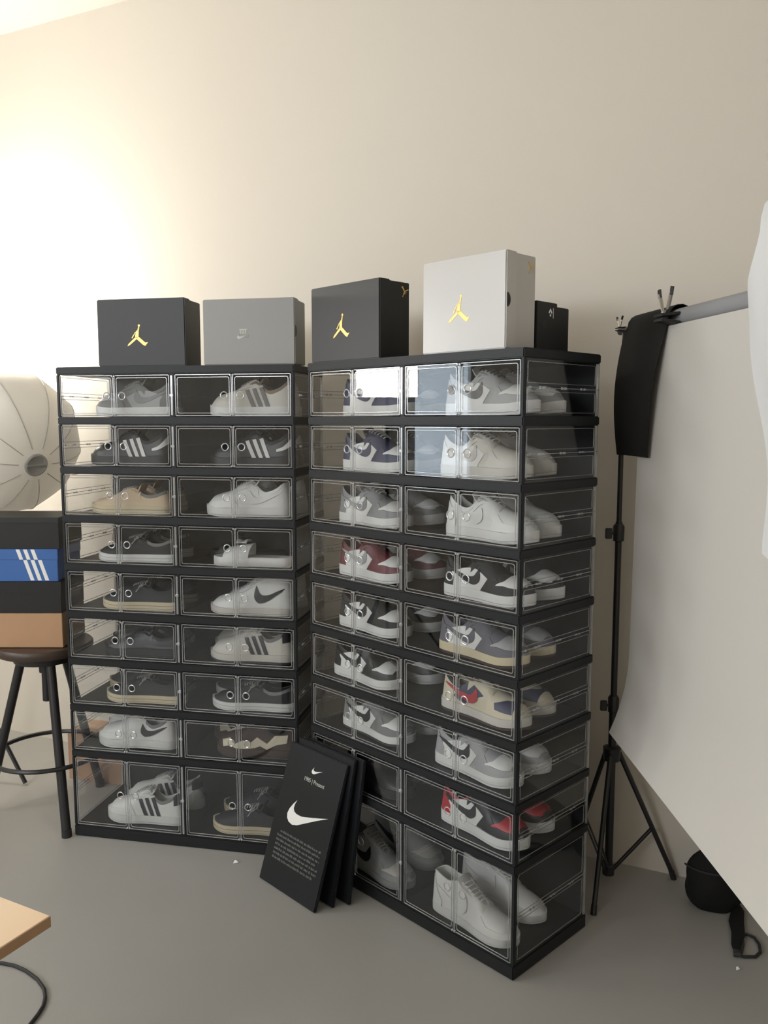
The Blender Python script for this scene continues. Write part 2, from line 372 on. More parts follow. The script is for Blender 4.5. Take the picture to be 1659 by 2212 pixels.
class Shoe:
    def __init__(s, kind, L=.296):
        s.p = PROFILE[kind]; s.L = L; s.kind = kind
        s.tend = .66 if kind != 'canvas' else .64
    def hw(s, u): return max(0.0, lerp_tab(HW, u))
    def spring(s, u): return .010*max(0, (u-.74)/.26)**1.8
    def zs(s, u): return s.p['sole']+(s.p['toe']-s.p['sole'])*u+s.spring(u)
    def h(s, u): return max(s.zs(u)+.001, lerp_tab(s.p['h'], u))
    def gap(s, u):
        k = s.tend
        if u >= k: return 0
        if u > .40: return .0035+.0145*((k-u)/(k-.40))**.7
        return min(.018+(.40-u)*.06, s.hw(u)*.80)
    def pt(s, u, v, side, off=0.0):
        hw = s.hw(u)*.965; g = min(s.gap(u), hw*.9)
        e = 2.6 if u > .6 else 1.7; q = .5 if u > s.tend else .5+.45*min(1, (s.tend-u)/.25)
        y = g+(hw-g)*(max(0, 1-min(1, v)**e))**q
        if v < .25 and 0.03 < u < .95: y += .0012*math.sin(v/.25*PI)
        z = s.zs(u)-.004+(s.h(u)-s.zs(u)+.004)*v
        x = u*s.L+.010*v*max(0, 1-u*7)*(1.3 if s.kind != 'high' else .6)-.006*v*max(0, (u-.9)*10)
        if 0 < off:
            # push outward along the local cross-section / end normal
            du = .004
            ends = max(0, 1-u/.06) if u < .06 else max(0, (u-.95)/.05)
            y += off*(1-.5*ends)*(1 if v < .97 else .6); z += off*(v**3)*.8
            x += off*ends*(-1 if u < .5 else 1)
        return Vector((x, side*y, z))
    def uz(s, u, z, side, off):
        v = (z-s.zs(u)+.004)/(s.h(u)-s.zs(u)+.004)
        return s.pt(u, max(0, min(1, v)), side, off)
    def upper(s):
        US = [0, .004, .012, .025, .045, .07, .1, .14, .18, .22, .26, .30, .34, .37, .40, .43, .46, .50, .54, .58, .61, .64, s.tend, .69, .72, .76, .80, .84, .87, .90, .925, .945, .96, .972, .982, .990, .996, 1]
        US = sorted(set(US)); VS = [0, .08, .16, .25, .35, .45, .55, .65, .74, .82, .88, .93, .965, .985, 1]
        mb = MB()
        for side in (1, -1): mb.grid([[s.pt(u, v, side) for v in VS] for u in US])
        me = bpy.data.meshes.new('upper'); me.from_pydata(mb.v, [], mb.f)
        bm = bmesh.new(); bm.from_mesh(me); bmesh.ops.remove_doubles(bm, verts=bm.verts, dist=.0006)
        bmesh.ops.recalc_face_normals(bm, faces=bm.faces)
        c = sum((f.normal.dot(f.calc_center_median()-Vector((s.L*.5, 0, .04))) > 0) for f in bm.faces)
        if c < len(bm.faces)/2: bmesh.ops.reverse_faces(bm, faces=bm.faces)
        bmesh.ops.solidify(bm, geom=bm.faces[:], thickness=.0035)
        for f in bm.faces: f.smooth = True
        bm.to_mesh(me); bm.free(); return me
    def band(s, z0, z1, grow, bottom_spring=True):
        """sole ring: closed outline between heights z0(u), z1(u)"""
        US = [0, .003, .012, .03, .06, .1, .16, .24, .32, .40, .48, .56, .64, .70, .76, .81, .86, .90, .93, .955, .975, .988, .997, 1]
        def out(u, g):
            hw = s.hw(u); e = (1-u/.03) if u < .03 else ((u-.97)/.03 if u > .97 else 0)
            return (u*s.L+(-g if u < .03 else g)*max(0, e), hw+g*(1-max(0, e)) if hw > 1e-6 else 0)
        vs = []; n = 2*len(US)-2
        for (zf, g) in ((z0, grow-.002), (z0, grow), (z1, grow), (z1, grow-.003)):
            off = .0015 if zf is z0 and g == grow else 0
            loop = [(u, 1) for u in US]+[(u, -1) for u in US[-2:0:-1]]
            for u, sd in loop:
                x, y = out(u, g); vs.append((x, sd*y, zf(u)+off))
        fs = [tuple(range(n-1, -1, -1))]+[tuple(3*n+k for k in range(n))]
        for i in range(3):
            for k in range(n): fs.append((i*n+k, i*n+(k+1) % n, (i+1)*n+(k+1) % n, (i+1)*n+k))
        return MB().add(vs, fs)
    def strip(s, lo, up, nt_=16, ns=5, off=.0016, sides=(1, -1), smooth_curve=True, th=.0014):
        def samp(c, t):
            k = [(i/(len(c)-1), c[i][0]) for i in range(len(c))]; q = [(i/(len(c)-1), c[i][1]) for i in range(len(c))]
            if smooth_curve and len(c) > 2: return lerp_tab(k, t), lerp_tab(q, t)
            i = min(int(t*(len(c)-1)), len(c)-2); f = t*(len(c)-1)-i
            return c[i][0]*(1-f)+c[i+1][0]*f, c[i][1]*(1-f)+c[i+1][1]*f
        mb = MB()
        for side in sides:
            rows = []
            for i in range(nt_+1):
                t = i/nt_; a = samp(lo, t); b = samp(up, t)
                rows.append([s.uz(min(1, max(0, a[0]+(b[0]-a[0])*j/ns)), a[1]+(b[1]-a[1])*j/ns, side, off) for j in range(ns+1)])
            inner = [[Vector((p.x, p.y-side*th, p.z)) for p in r] for r in rows]
            n0 = len(mb.v); nn = ns+1; mb.grid(rows); mb.grid([r[::-1] for r in inner])
            k = (nt_+1)*nn
            for i in range(nt_):      # rims
                mb.f.append((n0+i*nn, n0+(i+1)*nn, n0+k+(i+1)*nn+ns, n0+k+i*nn+ns))
                mb.f.append((n0+i*nn+ns, n0+k+i*nn, n0+k+(i+1)*nn, n0+(i+1)*nn+ns))
        return mb
    def tongue(s):
        rows = []; n = 12; top = s.p['tong']
        for i in range(n+1):
            t = i/n; u = s.tend-.01-(s.tend-.40)*min(1, t*1.25)
            zz = s.h(u)-.002+.002*math.sin(t*PI)
            if t > .8:
                f = (t-.8)/.2; zz = s.h(.40)+(top-s.h(.40))*f; u = .40-.045*f
            wd = .010+.018*min(1, t*1.6)
            rows.append([Vector((u*s.L, wd*(j/3-1), zz-.008*abs(j/3-1)**2.2)) for j in range(7)])
        return MB().grid(rows)
    def laces(s, n=6, r=.0024, bow=False):
        mb = MB()
        for k in range(n):
            u = .43+(s.tend-.05-.43)*k/max(1, n-1); g = s.gap(u)+.005
            pts = []
            for j in range(7):
                t = j/6*2-1; uu = u+.008*t
                pts.append((uu*s.L, t*g, s.h(u)+.0045-.005*t*t*t*t))
            mb.tube(pts, r, 6, flat=.7)
        if bow:
            u = .435
            for sd in (1, -1):
                pts = [(u*s.L, 0, s.h(u)+.008)]
                for k in range(1, 9):
                    a = k/8*2*PI
                    pts.append((u*s.L+.006*math.sin(a)+.010*(1-math.cos(a)), sd*(.019*(1-math.cos(a))/1.2), s.h(u)+.006-.008*(1-math.cos(a))))
                mb.tube(pts, r*.85, 6)
                mb.tube([(u*s.L, 0, s.h(u)+.008), (u*s.L+.012, sd*.018, s.h(u)-.001), (u*s.L+.03, sd*.034, s.h(u)-.026)], r*.8, 6)
        return mb
    def insole(s):
        US = [.03, .08, .16, .25, .35, .45, .55, .65, .75]
        pts = [(u*s.L, s.hw(u)*.85) for u in US]
        n = len(pts); z = s.p['sole']+.006
        vs = [(x, y, z) for x, y in pts]+[(x, -y, z) for x, y in pts[::-1]]
        return MB().add(vs, [tuple(range(2*n))]).mesh('insole', C['glining'])
SWOOSH_LO = [(.08, .074), (.18, .062), (.29, .048), (.37, .0415), (.43, .041), (.478, .050), (.484, .063), (.462, .080)]
SWOOSH_UP = [(.08, .076), (.18, .070), (.27, .062), (.34, .059), (.385, .0595), (.415, .063), (.435, .070), (.462, .080)]
def shoe_parts(spec):
    """-> list of (name, mesh, label)"""
    kind = spec['kind']; s = Shoe(kind, spec.get('L', .296)); P = []
    P.append(('upper', (lambda m: (m.materials.append(C[spec['base']]), m)[1])(s.upper()), None))
    o = s.p['out']
    mid = s.band(lambda u: o+s.spring(u)*.8, lambda u: s.zs(u), .0035)
    P.append(('midsole', mid.mesh('midsole', C[spec.get('mid', 'white')], smooth=True), None))
    outs = s.band(lambda u: 0.0004+s.spring(u)*.8, lambda u: o+s.spring(u)*.8, .0028)
    P.append(('outsole', outs.mesh('outsole', C[spec.get('out', spec.get('mid', 'white'))], smooth=True), None))
    P.append(('insole', s.insole(), None))
    P.append(('tongue', s.tongue().mesh('tongue', C[spec.get('tongue', spec['base'])], thick=.004, smooth=True), None))
    P.append(('laces', s.laces(6, .0024, spec.get('bow', False)).mesh('laces', C[spec.get('lace', 'wlace')], smooth=True), None))
    zs = s.p['sole']-.002
    def st(name, col, lo, up, label=None, **k): P.append((name, s.strip(lo, up, **k).mesh(name, C[col], smooth=True), label))
    hh = [(u, s.h(u)) for u in (.0, .06, .12, .20, .28, .35, .41)]
    st('collar_lining', spec.get('collar', 'lining'), [(u, z-.010) for u, z in hh], [(u, z+.001) for u, z in hh], off=.0010, ns=2, th=.003)
    st('eyestay', spec.get('eye', spec['base']), [(.36, s.h(.36)-.022), (.46, s.h(.46)-.020), (.56, s.h(.56)-.016), (.66, s.h(.66)-.010)],
       [(.36, s.h(.36)), (.46, s.h(.46)), (.56, s.h(.56)), (.66, s.h(.66))], off=.0018, ns=3)
    if 'quarter' in spec:
        st('quarter_panel', spec['quarter'], [(.08, zs), (.20, zs), (.30, zs), (.40, zs), (.45, zs), (.50, zs)], [(.05, .050), (.13, .062), (.22, .071), (.33, .078 if kind != 'high' else .092), (.43, .078), (.575, .060)], off=.0014, ns=8, nt_=20)
    if 'heel' in spec:
        st('heel_panel', spec['heel'], [(0, zs), (.06, zs), (.12, zs), (.17, zs)], [(0, s.h(0)-.012), (.04, s.h(.04)-.014), (.10, .076), (.17, .050)], off=.0020, ns=6, smooth_curve=False)
    if 'toecap' in spec:   # mudguard running round the toe
        st('toe_overlay', spec['toecap'], [(.58, zs), (.72, zs), (.86, zs), (1, zs)], [(.66, .068), (.74, .050), (.86, .047), (1, .046)], off=.0018, ns=5, smooth_curve=False)
    if 'toebox' in spec:
        st('toe_box', spec['toebox'], [(.690, .049), (.77, .051), (.85, .048), (.94, .047)], [(.700, .053), (.775, .062), (.825, .090), (.94, .090)], off=.0022, ns=8, smooth_curve=False)
    if 'swoosh' in spec:
        k = 1.0 if kind == 'low' else 1.45; dz = 0 if kind == 'low' else .002
        lo = [(u*spec.get('sx', 1), (z-.04)*k+.04+dz) for u, z in SWOOSH_LO]; up = [(u*spec.get('sx', 1), (z-.04)*k+.04+dz) for u, z in SWOOSH_UP]
        st('swoosh', spec['swoosh'], lo, up, off=.0030, ns=3, nt_=28)
    if 'stripes' in spec:
        for k in range(3):
            u = .27+k*.080; zt = min(s.h(u+.10)-.006, .088-k*.004)
            st('stripe', spec['stripes'], [(u, zs), (u+.090, zt)], [(u+.046, zs), (u+.132, zt-.002)], off=.0028, nt_=8, ns=3)
    if 'tab' in spec:
        st('heel_tab', spec['tab'], [(0, .070), (.05, .068), (.10, .066)], [(0, s.h(0)-.001), (.05, s.h(.05)-.002), (.10, s.h(.10)-.004)], off=.0028, ns=3)
    if 'tabstreak' in spec:
        st('heel_streak', spec['tabstreak'], [(.0, .070), (.06, .058), (.13, .050), (.20, .047)], [(.0, .093), (.05, .076), (.12, .062), (.20, .054)], off=.0028, ns=3)
    if 'stripe_line' in spec:
        st('foxing_stripe', spec['stripe_line'], [(0, .014), (.3, .014), (.6, .014), (.8, .014)], [(0, .0165), (.3, .0165), (.6, .0165), (.8, .0165)])
        P.pop()
        ln = s.band(lambda u: .0155+s.spring(u)*.8, lambda u: .0180+s.spring(u)*.8, .0042)
        P.append(('foxing_stripe', ln.mesh('foxing_stripe', C[spec['stripe_line']], smooth=True), None))
    if 'flames' in spec:
        st('flame_patch', spec['flames'], [(.88, .034), (.80, .040), (.72, .032), (.60, .030), (.50, .034), (.44, .040), (.36, .030), (.25, .046), (.12, .054)],
           [(.90, .052), (.80, .060), (.74, .044), (.64, .056), (.55, .050), (.48, .066), (.36, .048), (.27, .072), (.10, .078)], off=.003, ns=4, nt_=32, smooth_curve=False)
    if 'darkquarter' in spec:
        st('side_patch', spec['darkquarter'], [(.20, .046), (.30, .036), (.36, .034), (.50, .060)], [(.22, .052), (.34, .088), (.38, .092), (.56, .066)], off=.0016, ns=6, smooth_curve=False)
        st('toe_patch', spec['darkquarter'], [(.72, .046), (.80, .044), (.90, .042)], [(.70, .060), (.80, .068), (.90, .066)], off=.0014, ns=5, smooth_curve=False)
    return P
SPECS = {}
def dunk(name, desc, c, mid='white', sw=None, q='white', tb='white', **k):
    SPECS[name] = (dict(kind='low', base=c, quarter=q, heel=c, toecap=c, toebox=tb, swoosh=sw or c, mid=mid, eye=c, tongue=c, collar=c, **k), desc)
dunk('d_grey', 'grey sneaker with pale side panel and check mark', 'grey', sw='mgrey', tb='lgrey', q='lgrey', lace='lace')
dunk('d_navy', 'navy and white sneaker with white laces', 'navy')
dunk('d_mgrey', 'slate-grey and white sneaker with grey check mark', 'mgrey')
dunk('d_wine', 'wine-red and white sneaker with grey check mark', 'wine', sw='lgrey', lace='wine')
dunk('d_black', 'black and white sneaker on a white sole', 'black', lace='black')
dunk('d_panda', 'black and white sneaker with white laces', 'blackl')
dunk('d_dgrey', 'dark grey and white sneaker with black check mark', 'grey', sw='blackl', lace='lace', out='dark')
dunk('d_blacktoe', 'black sneaker with white side panel', 'blackl', lace='lace')
dunk('d_hgrey', 'light grey sneaker with white side panel', 'lgrey', sw='grey', lace='black')
dunk('d_purp', 'grey-violet suede sneaker on a cream sole', 'purp', mid='cream', tb='lgrey', lace='purp', out='brown')
dunk('d_lgrey', 'pale grey and white sneaker with dark check mark', 'lgrey', sw='black', lace='lace')
SPECS['d_red'] = (dict(kind='low', base='blackl', quarter='white', heel='red', toecap='blackl', toebox='red', swoosh='black', eye='blackl', lace='black', collar='red', tongue='red'), 'red, black and white sneaker')
SPECS['d_travis'] = (dict(kind='low', base='bone', darkquarter='navy', swoosh='red', mid='offwhite', out='brown', lace='bone', tongue='tan', sx=1.02), 'cream sneaker with red check mark on dark panel')
SPECS['af1'] = (dict(kind='low', base='white', heel='white', toecap='white', eye='white', lace='wlace', collar='white', swoosh='white'), 'plain white leather sneaker')
SPECS['af1b'] = (dict(kind='low', base='white', heel='white', toecap='white', eye='white', lace='wlace', collar='glining', swoosh='blackl', sx=.86), 'white sneaker with black check mark')
SPECS['beige'] = (dict(kind='low', base='offwhite', heel='white', toecap='offwhite', quarter='white', eye='offwhite', lace='wlace', collar='offwhite', swoosh='offwhite', mid='offwhite'), 'off-white bulky sneaker')
SPECS['star_w'] = (dict(kind='low', base='white', stripes='blackl', tab='blackl', mid='white', lace='wlace', collar='glining', toecap='white'), 'white sneaker with three black stripes')
SPECS['star_t'] = (dict(kind='low', base='offwhite', stripes='grey', mid='white', lace='lace', collar='tan', tongue='tan'), 'white sneaker with three dark stripes and tan collar')
SPECS['star_b'] = (dict(kind='low', base='blackl', stripes='white', tabstreak='white', mid='blackl', lace='blackl'), 'black sneaker with three white stripes')
SPECS['star_g'] = (dict(kind='low', base='offwhite', stripes='blackl', tab='blackl', mid='offwhite', out='dark', lace='wlace', collar='glining'), 'off-white sneaker with black stripes on a dark sole')
SPECS['v_sand'] = (dict(kind='canvas', base='sand', mid='cream', stripe_line='tan', lace='wlace', collar='glining', tongue='sand', eye='sand'), 'sand-coloured canvas sneaker on a cream sole')
SPECS['v_blk_w'] = (dict(kind='canvas', base='black', mid='white', lace='lace', collar='glining', bow=True, stripe_line='lgrey'), 'black canvas sneaker on a white sole')
SPECS['v_blk_c'] = (dict(kind='canvas', base='black', mid='cream', lace='lace', collar='lining', bow=True, stripe_line='tan'), 'black canvas sneaker on a cream sole')
SPECS['v_allblk'] = (dict(kind='canvas', base='blackl', mid='black', lace='blackl'), 'all-black low sneaker')
SPECS['flame'] = (dict(kind='low', base='brown', flames='bone', mid='brown', out='dark', lace='lace', collar='lining'), 'dark brown sneaker with a jagged cream patch')
SPECS['blazer'] = (dict(kind='low', base='white', mid='offwhite', swoosh='blackl', lace='wlace', collar='white', tab='white', sx=.92), 'white ankle-high sneaker with large black check mark')
SPECS['hi_white'] = (dict(kind='high', base='white', mid='white', swoosh='white', lace='wlace', collar='white', heel='white', toecap='white'), 'white high-top leather sneaker')
SPECS['hi_grey'] = (dict(kind='high', base='lgrey', mid='lgrey', quarter='lgrey', toecap='lgrey', toebox='offwhite', swoosh='blackl', lace='lace', collar='glining'), 'grey-beige high-top sneaker with black check mark')
# the mid-height pair in the fifth tier stands a little taller at the collar
PROFILE['mid'] = dict(h=[(0, .128), (.05, .132), (.12, .130), (.22, .127), (.30, .129), (.38, .129), (.44, .122), (.50, .108), (.58, .092), (.66, .080), (.74, .070), (.82, .063), (.90, .055), (.96, .044), (1, .032)], sole=.026, toe=.024, out=.006, tong=.1345)
SPECS['blazer'][0]['kind'] = 'mid'
CACHE = {}
def mesh_set(key):
    if key not in CACHE: CACHE[key] = shoe_parts(SPECS[key][0])
    return CACHE[key]
KINDN = {'low': 'low_sneaker', 'canvas': 'canvas_sneaker', 'high': 'high_top_sneaker', 'mid': 'mid_top_sneaker'}
FRONTBACK = {0: 'front', 1: 'rear'}
def slide_meshes(col):
    # footbed
    US = [0, .02, .06, .12, .2, .3, .4, .5, .6, .7, .8, .88, .94, .98, 1]; L = .275
    hwf = lambda u: max(0, lerp_tab([(0, .008), (.03, .022), (.1, .032), (.3, .034), (.5, .038), (.7, .047), (.85, .045), (.94, .034), (1, .012)], u))
    mb = MB(); n = 2*len(US)
    vs = []
    for z, g in ((0, -.002), (.004, 0), (.026, .001), (.031, -.003)):
        for u in US: vs.append((u*L, hwf(u)+g, z+.006*max(0, u-.8)*5*0))
        for u in US[::-1]: vs.append((u*L, -hwf(u)-g, z))
    fs = [tuple(range(n-1, -1, -1)), tuple(3*n+k for k in range(n))]
    for i in range(3):
        for k in range(n): fs.append((i*n+k, i*n+(k+1) % n, (i+1)*n+(k+1) % n, (i+1)*n+k))
    bed = mb.add(vs, fs).mesh('footbed', C[col], smooth=True)
    rows = []
    for i in range(7):
        u = .50+.32*i/6
        row = []
        for j in range(17):
            a = PI*j/16; hy = hwf(u)+.002
            row.append(Vector(((u+(.02*math.cos(a*2)))*L, hy*math.cos(a), .014+(.062-.016*i/6)*max(0, math.sin(a))**.7)))
        rows.append(row)
    strap = MB().grid(rows).mesh('strap', C[col], thick=.005, smooth=True)
    rows = []
    for i in range(9):
        t = i/8*2-1
        rows.append([Vector((.62*L+t*.018, (k/4-1)*.028*(.55+.45*abs(t)), .0775+.010*math.cos((k/4-1)*PI/2)*(abs(t)**.5)+.002)) for k in range(9)])
    bow = MB().grid(rows).mesh('bow', C[col], thick=.004, smooth=True)
    return [('footbed', bed, None), ('strap', strap, None), ('bow', bow, None)]
CACHE['slide_w'] = slide_meshes('white'); CACHE['slide_b'] = slide_meshes('blackl')
SPECS['slide_w'] = (dict(kind='slide'), 'white slide sandal with a bow strap'); SPECS['slide_b'] = (dict(kind='slide'), 'black slide sandal with a bow strap')
SPECS['slide_w'][0]['L'] = SPECS['slide_b'][0]['L'] = .275
KINDN['slide'] = 'slide_sandal'
def place_shoe(key, rack, rn, col, row, which, u_toe, v, tilt=0, toe_left=True):
    sp, desc = SPECS[key]; L = sp.get('L', .296)
    a = rack[1]+(PI if toe_left else 0)+tilt
    u_h = u_toe+L if toe_left else u_toe     # heel position along the rack
    loc = rack_pt(rack, u_h, v, ZF[row])
    cname = {0: 'left', 1: 'right'}[col]
    root = thing(KINDN[sp['kind']], '%s, %s, %s rack %s tier %s bay' % (desc, FRONTBACK[which], rn, ORD[row].replace('tall ', ''), cname),
                 'sandal' if sp['kind'] == 'slide' else 'sneaker', loc, a, 'pairs of shoes in the %s rack' % rn)
    root.location.z += .0006
    if sp['kind'] == 'low': root.scale = (1, 1, 1.10)
    if sp['kind'] == 'high': root.scale = (1, 1, .90)
    for nm, me, lb in mesh_set(key): ob(nm, me, root)
VN, VF = .085, .215
LEFT = [  # row -> (left bay key, u_toe near, u_toe far or None), (right bay ...)
    (('d_grey', .100, .052), ('star_t', .516, .490)),
    (('star_b', .075, None), ('star_b', .514, .496)),
    (('v_sand', .072, .060), ('af1', .496, .510)),
    (('v_blk_w', .090, .078), ('slide_w', .517, .450)),
    (('v_blk_c', .100, .090), ('blazer', .502, .505)),
    (('v_allblk', .100, .060), ('star_g', .498, .460)),
    (('v_blk_c', .102, .040), ('v_blk_w', .501, .460)),
    (('af1b', .065, .030), ('flame', .514, .450)),
    (('star_w', .089, .100), ('v_blk_c', .492, .480)),
]
for r, cells in enumerate(LEFT):
    for c, (key, un, uf) in enumerate(cells):
        place_shoe(key, RA, 'left', c, r, 0, un, VN)
        if uf is not None:
            place_shoe('slide_b' if key == 'slide_w' else key, RA, 'left', c, r, 1, uf, VF)
RIGHT = [
    (('d_navy', .090, .088), ('d_hgrey', .515, .505)),
    (('d_navy', .088, .085), ('beige', .498, .480)),
    (('d_mgrey', .069, .088), ('af1', .520, .500)),
    (('d_wine', .068, .094), ('d_black', .514, .515)),
    (('d_black', .067, .094), ('d_purp', .498, .490)),
    (('d_panda', .040, .088), ('d_travis', .508, .495)),
    (('d_dgrey', .082, .098), ('d_lgrey', .485, .485)),
    (('v_allblk', .085, .085), ('d_red', .510, .500)),
    (('hi_grey', .098, .085), ('hi_white', .493, .480)),
]
for r, cells in enumerate(RIGHT):
    for c, (key, un, uf) in enumerate(cells):
        place_shoe(key, RB, 'right', c, r, 0, un, VN if r < 8 else .070, toe_left=False)
        if uf is not None: place_shoe(key, RB, 'right', c, r, 1, uf, VF, toe_left=False)

# ------------------------------------------------------------------ boxes on top of the racks
ZTOP = BASE+HB+8*PITCH
def jumper_outline():
    """leaping figure emblem made of tapered limbs; unit height 1, origin bottom centre"""
    return [
        [(.565+.055*math.cos(a*PI/6), .945+.055*math.sin(a*PI/6)) for a in range(12)],           # ball
        [(.535, .90), (.585, .90), (.545, .66), (.455, .66)],                                     # raised arm
        [(.40, .66), (.44, .72), (.50, .72), (.545, .66), (.53, .40), (.40, .36), (.36, .44)],    # torso
        [(.36, .64), (.41, .66), (.22, .36), (.17, .38)],                                         # lower arm
        [(.40, .44), (.46, .34), (.06, .04), (-.04, .0), (.0, .10)],                              # left leg
        [(.42, .42), (.55, .42), (.86, .16), (1.0, .17), (.86, .0), (.74, .06), (.46, .30)],      # right leg
    ]
SW_FLAT = [(1, .37), (.75, .255), (.5, .13), (.3, .03), (.18, 0), (.08, .02), (.02, .07), (0, .14), (.03, .23), (.09, .32), (.17, .41), (.135, .33), (.13, .26), (.165, .215), (.23, .195), (.36, .195), (.6, .255), (.8, .31)]
def shoebox(name, label, rack, u0, u1, v0, dep, hgt, m, emblem, em_m, z=ZTOP, yaw=0, lid=.045, hole=True, group='shoe boxes on top of the racks', small=None):
    root = thing(name, label, 'shoe box', rack_pt(rack, u0, v0, z), rack[1]+yaw, group)
    w_ = u1-u0
    ob('box_body', MB().box(.003, w_-.003, lid*.4, dep, .003, hgt-.003).mesh('box_body', m, bevel=.002), root)
    ob('lid', MB().box(0, w_, 0, lid, 0, hgt).mesh('lid', m, bevel=.003), root)
    F = Matrix(((1, 0, 0, 0), (0, 0, -1, 0), (0, 1, 0, 0), (0, 0, 0, 1)))   # local xy -> front face, normal -y
    if emblem == 'jumper':
        mb = MB(); hh = .070
        for pl in jumper_outline(): mb.poly([((x-.47)*hh*1.0, (y-.5)*hh) for x, y in pl], Matrix.Translation((w_*.46, -.0002, hgt*.46)) @ F, .0006)
        ob('emblem', mb.mesh('emblem', em_m), root, label='gold leaping-figure emblem')
        if small:
            mb = MB(); hh = .030
            Fs = Matrix(((0, 0, 1, 0), (1, 0, 0, 0), (0, 1, 0, 0), (0, 0, 0, 1)))
            ang = Matrix.Rotation(math.radians(165), 4, 'Z')
            for pl in jumper_outline(): mb.poly([((x-.47)*hh, (y-.5)*hh) for x, y in pl], Matrix.Translation((w_-.0028, dep*.82, hgt*.86)) @ Fs @ ang, .0006)
            ob('side_emblem', mb.mesh('side_emblem', em_m), root, label='small gold emblem on the end')
    if emblem == 'sb':
        mb = MB(); M0 = Matrix.Translation((w_*.44, -.0002, hgt*.46)) @ F
        for pl in ([(x*.040-.020, y*.040-.014) for x, y in SW_FLAT],): mb.poly(pl, M0, .0006)
        for k in range(4): mb.box(-.010+k*.006, -.0065+k*.006, .002, .014, 0, .0006, M0)
        mb.box(-.012, .014, .0145, .017, 0, .0006, M0)
        for k in range(2): mb.tube([Vector(M0 @ Vector((.006+k*.008+.0035*math.cos(a*PI/4), -.006+.005*math.sin(a*PI/4), .0004))) for a in range(8)], .0008, 5, closed=True)
        ob('emblem', mb.mesh('emblem', em_m), root, label='pale check-mark emblem with small letters')
    if hole:
        Fs = Matrix(((0, 0, 1, 0), (1, 0, 0, 0), (0, 1, 0, 0), (0, 0, 0, 1)))
        ob('finger_hole', MB().poly([(.014*math.cos(-PI/2+a*PI/16), .018*math.sin(-PI/2+a*PI/16)) for a in range(17)], Matrix.Translation((w_-.0002, .004, hgt*.50)) @ Fs, .0008).mesh('finger_hole', M_rub), root, label='half-round finger hole')
    return root
shoebox('shoe_box', 'black shoe box with gold leaping figure, on the left end of the left rack', RA, .152, .462, .010, .13, .218, M_blkbox2, 'jumper', M_gold, hole=False)
shoebox('shoe_box', 'grey shoe box with pale check mark, on the right end of the left rack', RA, .524, .832, .010, .122, .208, M_greybox, 'sb', M_greyp)
shoebox('shoe_box', 'black shoe box with gold leaping figure, on the left end of the right rack', RB, .012, .318, .006, .125, .226, M_blkbox2, 'jumper', M_gold, small=True, hole=False)
shoebox('shoe_box', 'white shoe box with gold leaping figure, tallest box on the right rack', RB, .486, .767, .006, .125, .240, M_whitebox, 'jumper', M_gold, small=True)
# small black box behind the white one, its end turned to the room
root = thing('shoe_box', 'small black shoe box with star mark, behind the white box', 'shoe box', rack_pt(RB, .516, .138, ZTOP), RB[1], 'shoe boxes on top of the racks')
ob('box_body', MB().box(.003, .245, .050, .152, 0, .122).mesh('box_body', M_blkbox, bevel=.002), root)
ob('lid', MB().box(0, .249, 0, .092, 0, .130).mesh('lid', M_blkbox, bevel=.002), root)
Fs = Matrix(((0, 0, 1, 0), (1, 0, 0, 0), (0, 1, 0, 0), (0, 0, 0, 1)))
ob('finger_hole', MB().poly([(.011*math.cos(a*PI/12), .011*math.sin(a*PI/12)) for a in range(24)], Matrix.Translation((.2488, .036, .072)) @ Fs, .0008).mesh('finger_hole', M_rub), root, label='round finger hole')
mb = MB(); MM = Matrix.Translation((.2488, .060, .104)) @ Fs
mb.poly([(-.008, 0), (0, .011), (.008, 0), (.005, -.003), (0, .004), (-.005, -.003)], MM, .0006)
mb.poly([(0, -.011), (.004, -.007), (0, -.003), (-.004, -.007)], MM, .0006)
mb.poly([(.012, -.014), (.0135, -.014), (.0135, .012), (.012, .012)], MM, .0006)
ob('emblem', mb.mesh('emblem', M_white), root, label='white chevron and star mark')

